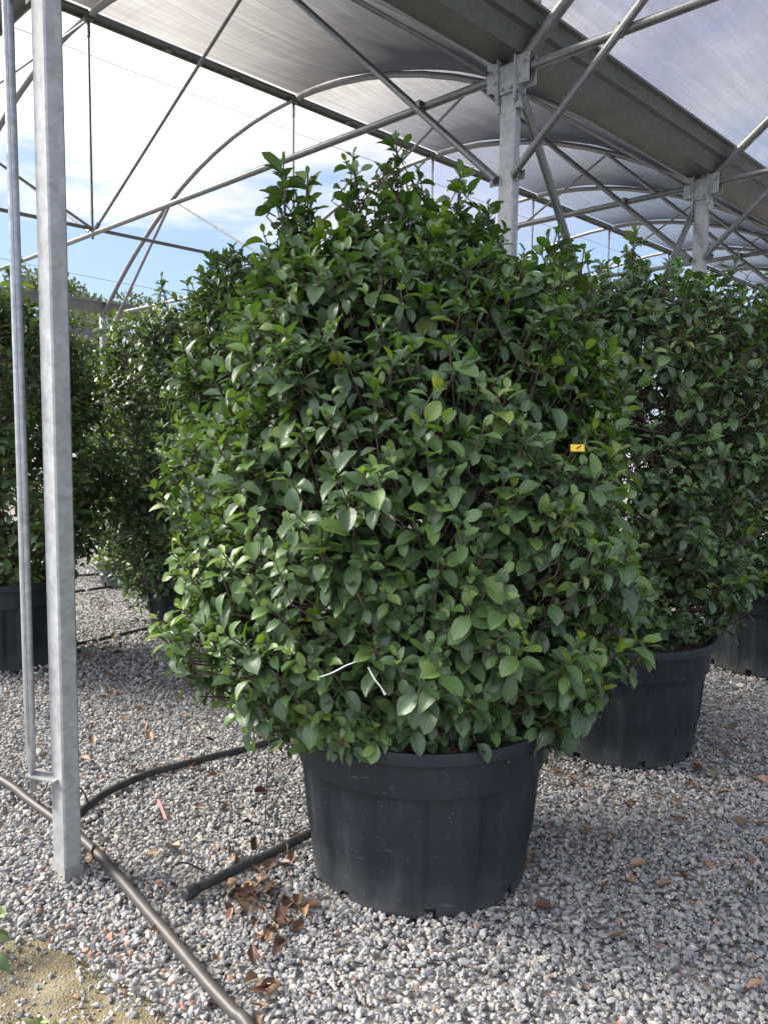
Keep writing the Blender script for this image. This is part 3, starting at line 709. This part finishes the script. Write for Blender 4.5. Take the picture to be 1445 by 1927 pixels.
def make_shrub(loc, env, towers, n_out, n_in, label, group, seed, hi, size=0.085, pot=(0.388, 0.475, 0.60), stems=26, depth=None, bright=0.42, name='potted_shrub', rot=0.0, hang=0, skirt=.85):
    global rng
    rng = np.random.default_rng(seed); random.seed(seed)
    root = tag(empty(name, loc), label, 'potted shrub', group); root.rotation_euler = (0, 0, rot)
    make_pot(root, *pot)
    eh = np.array([e[0] for e in env]); eL = np.array([e[1] for e in env]); eR = np.array([e[2] for e in env]); eD = (eL + eR) / 2 * 0.92 * np.interp((eh - eh[0]) / (eh[-1] - eh[0]), [0, .12, .25, .5, 1], [skirt, (skirt + .96) / 2, .94, 1, .85])
    if depth: eD = eD * depth
    ph = rng.uniform(0, 6.28, 12)
    def rad(th, h):
        cx = np.cos(th); rx = np.where(cx > 0, np.interp(h, eh, eR), np.interp(h, eh, eL)); rd = np.interp(h, eh, eD)
        r = 1 / np.sqrt((cx / rx) ** 2 + (np.sin(th) / rd) ** 2)
        return r * (1 + .05 * np.sin(3 * th + 5 * h + ph[0]) + .05 * np.sin(5 * th - 8 * h + ph[1]) + .035 * np.sin(9 * th + 13 * h + ph[2]))
    n_ = n_out + n_in
    hh = np.linspace(eh[0], eh[-1], 200); wgt = np.interp(hh, eh, eL + eR); cdf = np.cumsum(wgt) / wgt.sum()
    h = np.interp(rng.uniform(0, 1, n_), cdf, hh); th = rng.uniform(0, 2 * np.pi, n_)
    fr = np.concatenate([rng.uniform(.78, 1.06, n_out), rng.uniform(.35, .84, n_in)])
    rr = rad(th, h) * fr
    hk = (h - eh[0]) / (eh[-1] - eh[0])
    # the flat top gets its share of shoots too
    topm = hk > 0.93; rr[topm] *= np.sqrt(rng.uniform(.05, 1, topm.sum()))
    tip = np.stack([rr * np.cos(th), rr * np.sin(th), h], -1)
    rad_ = np.stack([np.cos(th), np.sin(th), 0 * th], -1)
    upw = np.interp(hk, [0, .12, .5, .85, 1], [.3, .9, 1.3, 1.6, 2.3])
    Dr = unit(rad_ + upw[:, None] * np.array([[0, 0, 1.0]]) + rng.normal(0, .3, (n_, 3)))
    clump = np.sin(6 * th + 3 * h + ph[3]) * np.sin(7.5 * h - 2 * th + ph[4]) + .6 * np.sin(13 * th - 9 * h + ph[5]) * np.sin(15 * h + ph[6])
    kp = rng.uniform(0, 1, n_) < np.clip(.72 + .5 * clump, .22, 1); kp |= hk > .9
    h, th, fr, rr, hk, tip, Dr = h[kp], th[kp], fr[kp], rr[kp], hk[kp], tip[kp], Dr[kp]; outer = (np.arange(n_) < n_out)[kp]; n_ = len(h)
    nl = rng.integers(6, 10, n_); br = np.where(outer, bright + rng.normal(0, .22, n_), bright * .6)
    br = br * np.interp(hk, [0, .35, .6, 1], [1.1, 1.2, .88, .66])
    if hang:
        k_ = hang; a_ = np.where(rng.uniform(0, 1, k_) < .72, rng.uniform(-2.9, -1.75, k_), rng.uniform(-1.7, -.3, k_)); r0 = pot[1] * np.where(a_ < -1.72, rng.uniform(.85, 1.1, k_), rng.uniform(.7, .93, k_))
        tp = np.stack([r0 * np.cos(a_), r0 * np.sin(a_), pot[2] + rng.uniform(.02, .13, k_)], -1)
        dr = unit(np.stack([np.cos(a_), np.sin(a_), rng.uniform(-.9, .2, k_)], -1) + rng.normal(0, .2, (k_, 3)))
        tip = np.concatenate([tip, tp]); Dr = np.concatenate([Dr, dr]); nl = np.concatenate([nl, rng.integers(4, 7, k_)]); br = np.concatenate([br, bright + rng.normal(0, .1, k_)])
    # upright towers of new growth
    stem_lines = []
    for (x, y, h0, h1, rw, cnt) in towers:
        lean = rng.normal(0, .03, 2)
        kk = np.linspace(0, 1, cnt) ** .9
        ct = np.stack([x + lean[0] * kk, y + lean[1] * kk, h0 + (h1 - h0) * kk], -1); a_ = np.arange(cnt) * 2.4 + rng.uniform(0, 6)
        rd = rw * (1 - .75 * kk ** 1.5) * rng.uniform(.35, 1.1, cnt); rd[-1] = 0
        o_ = np.stack([np.cos(a_), np.sin(a_), 0 * a_], -1)
        tip = np.concatenate([tip, ct + o_ * rd[:, None]])
        Dr = np.concatenate([Dr, unit(o_ * np.where(np.arange(cnt) == cnt - 1, .1, .75)[:, None] + np.array([[0, 0, 1.15]]) + rng.normal(0, .18, (cnt, 3)))])
        nl = np.concatenate([nl, rng.integers(5, 8, cnt)]); br = np.concatenate([br, bright * .78 + rng.normal(0, .1, cnt)])
        stem_lines.append((ct, .006, .002))
    br = np.where(rng.uniform(0, 1, len(br)) > .968, .98, np.minimum(br, .8))
    ts = np.clip(rng.normal(size, size * .19, len(tip)), size * .5, size * 1.5)
    base, axis, nrm, L, tone, droop = shoots_to_leaves(tip, Dr, nl, ts, br)
    sel = rng.uniform(0, 1, len(L)); fresh = sel > .986; tone[fresh] = rng.uniform(.86, .98, fresh.sum())
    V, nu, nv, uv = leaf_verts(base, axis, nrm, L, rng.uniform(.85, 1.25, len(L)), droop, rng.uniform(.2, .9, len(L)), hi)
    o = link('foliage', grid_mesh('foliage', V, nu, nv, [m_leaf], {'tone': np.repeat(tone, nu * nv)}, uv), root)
    # stems and twigs
    m = MB(); samples = []
    for k in range(stems):
        a_ = rng.uniform(0, 6.28); hE = rng.uniform(.45, .97) * eh[-1]; rE = rad(np.array([a_]), np.array([hE]))[0] * rng.uniform(.3, .8)
        b_ = a_ + rng.normal(0, .5); r0 = rng.uniform(.02, .2)
        p0 = np.array([r0 * math.cos(b_), r0 * math.sin(b_), pot[2] - .06]); p2 = np.array([rE * math.cos(a_), rE * math.sin(a_), hE])
        p1 = p0 * .45 + p2 * .55 + np.array([math.cos(a_), math.sin(a_), 0]) * .08 + rng.normal(0, .05, 3)
        P = catmull([p0, p1, p2], 6); m.tube(P, list(np.linspace(rng.uniform(.005, .010), .003, len(P))), 6, False); samples += P
    for ct, ra, rb_ in stem_lines:
        foot = ct[0] * np.array([.5, .5, 1]) - np.array([0, 0, .45]); P = catmull([foot, ct[0], ct[len(ct) // 2], ct[-1]], 5); m.tube(P, list(np.linspace(ra, rb_, len(P))), 6, False); samples += P
    SP = np.array(samples); back = tip - Dr * (.10 + .03 * nl[:, None] * .3)
    for i in range(len(tip)):
        dv = SP - back[i]; cost = np.linalg.norm(dv, axis=1) + np.where(dv[:, 2] > -.04, .5 + dv[:, 2] * 2, 0)
        q = SP[np.argmin(cost)]; mid = q * .4 + back[i] * .6 + np.array([0, 0, -.02]) + rng.normal(0, .012, 3)
        m.tube([q, mid, back[i], tip[i]], [.0045, .0035, .003, .002], 4, False)
    b = m.build('branches', m_bark, None, True); b.parent = root
    return root

def px_env(rows, depth, cx):
    """silhouette rows (y, left, right) of a shrub measured at its distance -> (height, left radius, right radius)"""
    out = []
    for y, l, r in rows:
        a, b = D_(l, y, depth), D_(r, y, depth); out.append(((a[2] + b[2]) / 2, max(.06, cx - a[0]), max(.06, b[0] - cx)))
    return sorted(out)
MX, MY = 0.145, 2.796
env = px_env([(430, 580, 910), (465, 555, 955), (505, 498, 1032), (560, 450, 1088), (620, 415, 1115), (700, 408, 1135), (800, 378, 1160), (860, 352, 1170), (950, 355, 1180), (1050, 362, 1185), (1140, 345, 1180), (1200, 385, 1150), (1260, 405, 1115), (1330, 450, 1060), (1385, 505, 1020)], MY, MX)
tw = []
for x, y0, y1, rw, cnt, dy in ((538, 520, 318, .10, 15, -.05), (578, 500, 340, .07, 10, 0), (690, 500, 300, .11, 16, 0.05), (755, 480, 266, .09, 18, -.05), (725, 480, 330, .1, 10, .15), (818, 500, 325, .08, 12, 0), (865, 500, 335, .09, 14, -.05), (925, 520, 395, .1, 11, 0), (1020, 540, 450, .1, 8, -.1), (1085, 580, 480, .09, 7, 0), (640, 500, 420, .1, 8, 0), (780, 500, 380, .12, 10, -.12)):
    a, b = D_(x, y0, MY + dy), D_(x, y1 - 12, MY + dy); tw.append((a[0] - MX, dy, a[2], b[2], rw, cnt))
make_shrub((MX, MY, 0), env, tw, 3500, 1400, 'large glossy evergreen shrub in the front black pot with tall twiggy top shoots', 'evergreen shrubs in black pots', 21, True, 0.065, stems=40, bright=.61, hang=60, skirt=.6)

def env_simple(h0, h1, r, topr=.55, belly=.5):
    return [(h0, r * .55), (h0 + .12, r * .8), (h0 + (h1 - h0) * .25, r), (h0 + (h1 - h0) * belly, r), (h0 + (h1 - h0) * .75, r * .93), (h0 + (h1 - h0) * .92, r * .8), (h1, r * topr)]
def es(*a, **k): return [(h, r, r) for h, r in env_simple(*a, **k)]
others = [
    ((1.215, 4.0), [(.6, .42, .45), (.74, .6, .62), (1.0, .7, .74), (1.5, .72, .8), (2.0, .66, .84), (2.25, .6, .82), (2.38, .45, .7)], [(.7, 0, 2.2, 2.45, .1, 9), (.0, 0, 2.2, 2.62, .09, 12), (-.28, -.1, 2.15, 2.52, .1, 9), (.25, 0, 2.2, 2.45, .1, 8), (.5, .1, 2.0, 2.35, .1, 8), (-.1, .2, 2.2, 2.5, .1, 8)], 1700, 600, 'dark evergreen shrub in a black pot just right behind the front pot', 31, True, .064),
    ((2.72, 5.45), es(.6, 2.55, .82), [(.0, 0, 2.4, 2.7, .1, 8), (-.4, -.1, 2.3, 2.6, .1, 6)], 1100, 350, 'evergreen shrub cut by the right picture edge in the pot farthest right', 41, False, .085),
    ((-2.62, 5.35), es(.6, 2.5, .74, .4), [(-.1, -.2, 2.5, 3.0, .1, 10), (.12, 0, 2.4, 2.75, .1, 8), (.0, -.3, 2.4, 2.75, .1, 8)], 1400, 400, 'shaded evergreen shrub in a black pot behind the near post', 51, False, .075),
    ((-.58, 4.62), es(.6, 2.6, .68, .8), [(.0, 0, 2.35, 2.6, .1, 9), (-.3, -.1, 2.3, 2.6, .12, 12), (-.45, 0, 2.2, 2.6, .1, 10), (-.15, 0, 2.3, 2.63, .12, 10), (.3, 0, 2.3, 2.62, .1, 8)], 1800, 500, 'dark evergreen shrub directly behind the front shrub on its left side', 61, False, .075),
    ((-1.5, 6.35), [(.3, .55, .45), (.45, .78, .6), (.9, .9, .75), (1.5, .92, .75), (2.1, .84, .7), (2.45, .8, .6), (2.65, .5, .4)], [(-.3, 0, 2.4, 2.82, .1, 10), (.3, 0, 2.5, 2.85, .1, 8), (-.6, -.1, 2.1, 2.4, .09, 7)], 1900, 500, 'pale lit evergreen shrub with a hidden pot left of the front shrub, middle row', 71, False, .07),
    ((-2.62, 8.35), es(.6, 2.2, .8), [(.0, 0, 2.1, 2.45, .1, 8)], 650, 200, 'distant evergreen shrub in a black pot seen between the near post and middle row', 81, False, .09),
]
for (x, y), e, twr, no, ni, lab, sd_, hi, sz in others:
    make_shrub((x, y, 0), e, twr, no, ni, lab, 'evergreen shrubs in black pots', sd_, hi, sz, stems=18, bright=.4, rot=0, hang=10)
rng = np.random.default_rng(99); random.seed(99)

# things on the front shrub
a = D_(1086, 843, 2.16); m = MB()
m.box(a, XX, np.array([0, .3, .95]), np.array([0, -.95, .3]), .019, .010, .0008)
tg = m.build('plant_tag', m_yellow, None, False, loc=a); tag(tg, 'small yellow plastic tag hanging in the right side of the front shrub', 'plant tag')
m = MB(); m.box(a + np.array([.003, -.001, .002]) , unit(np.array([.8, .2, .5])), unit(np.array([-.5, 0.1, .8])), np.array([0, -.95, .3]), .008, .0014, .0012); o = m.build('print', m_ink, None, False, loc=a); o.parent = tg; o.location = (0, 0, 0)
m = MB(); P = catmull([D_(598, 1275, 2.2), D_(625, 1266, 2.19), D_(650, 1253, 2.19), D_(668, 1246, 2.2)], 5); m.tube(P, .0021, 7)
tag(m.build('plant_tie', m_white, None, True, loc=P[0]), 'white tie lying level among the low leaves of the front shrub', 'plant tie')
m = MB(); P = catmull([D_(693, 1256, 2.2), D_(705, 1278, 2.18), D_(716, 1292, 2.17), D_(725, 1307, 2.17)], 5); m.tube(P, [.0021] * (len(P) - 4) + [.0024, .003, .0036, .0036], 7)
tag(m.build('plant_tie', m_white, None, True, loc=P[0]), 'white tie end sloping down among the low leaves of the front shrub', 'plant tie')

# ------------------------------------------------------------------ low plant at the left edge
def small_plant(loc, tips, label, lean=0.5):
    root = tag(empty('small_plant', loc), label, 'plant', 'variegated plants at the bottom edge'); tip = np.array(tips); n_ = len(tip)
    Dr = unit(np.stack([tip[:, 0], tip[:, 1], np.abs(tip[:, 2]) + .1], -1) + rng.normal(0, .2, (n_, 3)))
    b_, a_, nn, L, tone, dr = shoots_to_leaves(tip, Dr, rng.integers(4, 7, n_), np.full(n_, .055), np.full(n_, .8))
    V, nu, nv, uv = leaf_verts(b_, a_, nn, L, rng.uniform(.9, 1.2, len(L)), dr, rng.uniform(.15, .5, len(L)), True)
    link('leaves', grid_mesh('leaves', V, nu, nv, [m_leaf_var], {'tone': np.repeat(tone + .1, nu * nv)}, uv), root)
    m = MB()
    for p in tip: m.tube([(0, 0, -.02), p * .5 + np.array([0, 0, .02]), p], [.004, .003, .002], 5, False)
    o = m.build('stem', m_bark, None, True); o.parent = root
pl = G(-70, 1840); small_plant(pl, [D_(x, y, pl[1] + dy) - pl for x, y, dy in ((-5, 1725, .05), (-12, 1790, -.02), (-30, 1700, .1), (-70, 1690, .05), (-60, 1780, -.1), (-110, 1740, 0), (-15, 1760, -.08))], 'yellow edged leaves poking in at the lower left edge above the gravel')
pl = G(95, 1990); small_plant(pl, [D_(x, y, pl[1] + dy) - pl for x, y, dy in ((72, 1928, 0), (125, 1926, .02), (100, 1950, -.03), (60, 1960, 0))], 'pale leaf tips poking up at the bottom edge over the sandy soil')

# ------------------------------------------------------------------ fallen leaves
dead_meshes = []
for k in range(9):
    n_ = 1; curl = rng.uniform(.05, .6); ax = np.array([[1.0, 0, 0]]); nr = np.array([[0, 0, 1.0]])
    V, nu, nv, uv = leaf_verts(np.array([[-.035, 0, 0]]), ax, nr, np.array([.07]), np.array([rng.uniform(.8, 1.05)]), np.array([rng.uniform(-.6, .45)]), np.array([curl]), True)
    V = V[0]; r_ = V[:, 1] ** 2; V[:, 2] += r_ * rng.uniform(14, 45) + .1 * V[:, 0] * V[:, 1] * rng.uniform(-30, 30); V[:, 2] -= V[:, 2].min()
    dead_meshes.append(grid_mesh('fallen_leaf', V[None], nu, nv, [m_dead], None, uv))
def drop(p, label, group, lift=0.027, tilt=.35, scale=None):
    o = bpy.data.objects.new('fallen_leaf', random.choice(dead_meshes)); col.objects.link(o)
    o.location = (float(p[0]), float(p[1]), lift); o.rotation_euler = (random.gauss(0, tilt), random.gauss(0, tilt), random.uniform(0, 6.28))
    s = scale or random.uniform(.65, 1.1); o.scale = (s, s, s); tag(o, label, 'fallen leaf', group); return o
gpile = 'dry leaves heaped left of the front pot'
for k in range(64):
    ctr, sp = random.choice([((500, 1690), 28), ((480, 1720), 24), ((520, 1730), 34), ((515, 1770), 18), ((545, 1700), 26), ((470, 1690), 14)])
    p = G(ctr[0] + random.gauss(0, sp), ctr[1] + random.gauss(0, sp * .8)); drop(p, 'curled brown leaf in the heap of dry leaves left of the front pot', gpile, .02 + random.uniform(0, .025), .55, random.uniform(.4, 1.05))
for k in range(10):
    p = G(490 + random.gauss(0, 24), 1880 + random.gauss(0, 28)); drop(p, 'brown leaf of the small cluster at the bottom edge beside the brown hose', 'dry leaves at the bottom edge', .022, .5, random.uniform(.6, .95))
for x, y in ((515, 1620), (540, 1600), (425, 1612), (450, 1625), (535, 1640), (560, 1590), (530, 1610), (480, 1600), (550, 1625), (505, 1640)):
    drop(G(x, y), 'brown leaf on the gravel along the capped black hose', 'dry leaves along the capped hose', .022, .5)
for x, y in ((175, 1405), (378, 1535), (428, 1532), (290, 1620), (328, 1610), (312, 1695), (170, 1630), (405, 1825), (300, 1770), (490, 1502), (365, 1450), (255, 1455), (350, 1355), (275, 1376), (235, 1365), (265, 1345), (285, 1395), (395, 1405), (480, 1385), (500, 1400), (455, 1385), (160, 1440), (230, 1440), (180, 1620), (465, 1560), (400, 1470)):
    drop(G(x, y), 'brown leaf lying singly on the gravel between near post and front pot', 'dry leaves scattered left of the front pot')
for x, y in ((1000, 1620), (990, 1640), (1025, 1655), (1020, 1722), (1185, 1672), (1200, 1640), (1250, 1680), (1280, 1660), (1138, 1685), (1160, 1780), (1105, 1493), (1100, 1460), (1060, 1440), (1100, 1575), (1180, 1530), (1280, 1520), (1305, 1490), (1335, 1468), (1390, 1560), (1285, 1555), (1360, 1505), (1420, 1870), (1330, 1640), (1150, 1595), (1400, 1400), (1380, 1330), (1420, 1345), (1345, 1400), (1375, 1380), (1030, 1445), (1045, 1460), (1075, 1475), (1310, 1455), (1240, 1510), (1430, 1480), (1365, 1430)):
    drop(G(x, y), 'brown leaf lying singly on the gravel right of the front pot', 'dry leaves scattered right of the front pot')
for k in range(34):
    p = G(random.uniform(1040, 1445), random.uniform(1400, 1720))
    if random.random() < .7: drop(p, 'brown leaf lying singly on the gravel right of the front pot', 'dry leaves scattered right of the front pot', scale=random.uniform(.35, .85))
for k in range(34):
    p = G(random.uniform(150, 400), random.uniform(1130, 1330)); drop(p, 'brown leaf on the shaded gravel among the back left pots', 'dry leaves among the back pots')
for k in range(16):                                                  # on the mulch in the front pot
    a_ = random.uniform(-2.6, -.4); r_ = random.uniform(.3, .43)
    o = drop((MX + r_ * math.cos(a_), MY + r_ * math.sin(a_)), 'brown leaf lying on the mulch inside the front pot', 'dry leaves in the front pot', .572 + random.uniform(0, .015), .3)
o = drop(D_(641, 1397, 2.28), 'round tan dead leaf caught on the front shrub above the pot rim', None, D_(641, 1397, 2.28)[2], .1, .75); o.rotation_euler = (1.3, .2, 1.2)

# ------------------------------------------------------------------ trees beyond the far gutter
def tree(x, y, h, cr, label, seed):
    global rng
    rng = np.random.default_rng(seed); root = tag(empty('tree', (x, y, 0)), label, 'tree', 'trees beyond the shade house')
    m = MB(); m.tube([(0, 0, 0), (.05, 0, h * .4), (0, .05, h * .85)], [.02 * h, .014 * h, .004 * h], 8); lobes = []
    for k in range(12):
        a = rng.uniform(0, 6.28); z = h * rng.uniform(.38, .95); r_ = cr * rng.uniform(.3, .95) * (1.1 - .5 * z / h); q = np.array([r_ * math.cos(a), r_ * math.sin(a), z])
        m.tube([(0, 0, z * .7), q * .55 + np.array([0, 0, z * .36]), q], [.007 * h, .005 * h, .002 * h], 5); lobes.append(q)
    o = m.build('trunk', m_bark, None, True); o.parent = root
    n_ = 6500; q = np.array(lobes)[rng.integers(0, 12, n_)]; off = unit(rng.normal(size=(n_, 3))) * (rng.uniform(0, 1, n_) ** .45 * cr * .42)[:, None]
    b_ = q + off * np.array([[1, 1, .75]]); ax = unit(off + rng.normal(0, .25, (n_, 3)) * cr); nn = unit(rng.normal(size=(n_, 3)) + np.array([[0, 0, .8]])); nn = unit(nn - (nn * ax).sum(1, keepdims=True) * ax)
    V, nu, nv, uv = leaf_verts(b_, ax, nn, rng.uniform(.09, .2, n_), rng.uniform(.9, 1.3, n_), rng.uniform(0, .3, n_), rng.uniform(0, .4, n_), False)
    link('crown', grid_mesh('crown', V, nu, nv, [m_leaf_far], {'tone': np.repeat(np.clip(rng.normal(.5, .25, n_), 0, 1), nu * nv)}, uv), root)
for x, y, h, cr, lab, sd_ in ((-11.2, 27, 7.2, 2.0, 'hazy green tree rising over the far gutter beside the near post', 5), (-8.6, 24, 5.7, 1.8, 'lower tree behind the far gutter, right of the hazy tree', 6), (-14.5, 29, 7.6, 2.2, 'tree behind the far gutter hidden by the near post', 7),
                              (-6.5, 18, 4.3, 1.9, 'bushy tree showing under the far gutter left of the middle shrubs', 8), (-8.8, 17.5, 4.0, 1.9, 'bushy tree under the far gutter right beside the near post', 9), (-4.2, 19, 4.3, 1.9, 'bushy tree behind the far post row, behind the dark shrubs', 10)):
    tree(x, y, h, cr, lab, sd_)
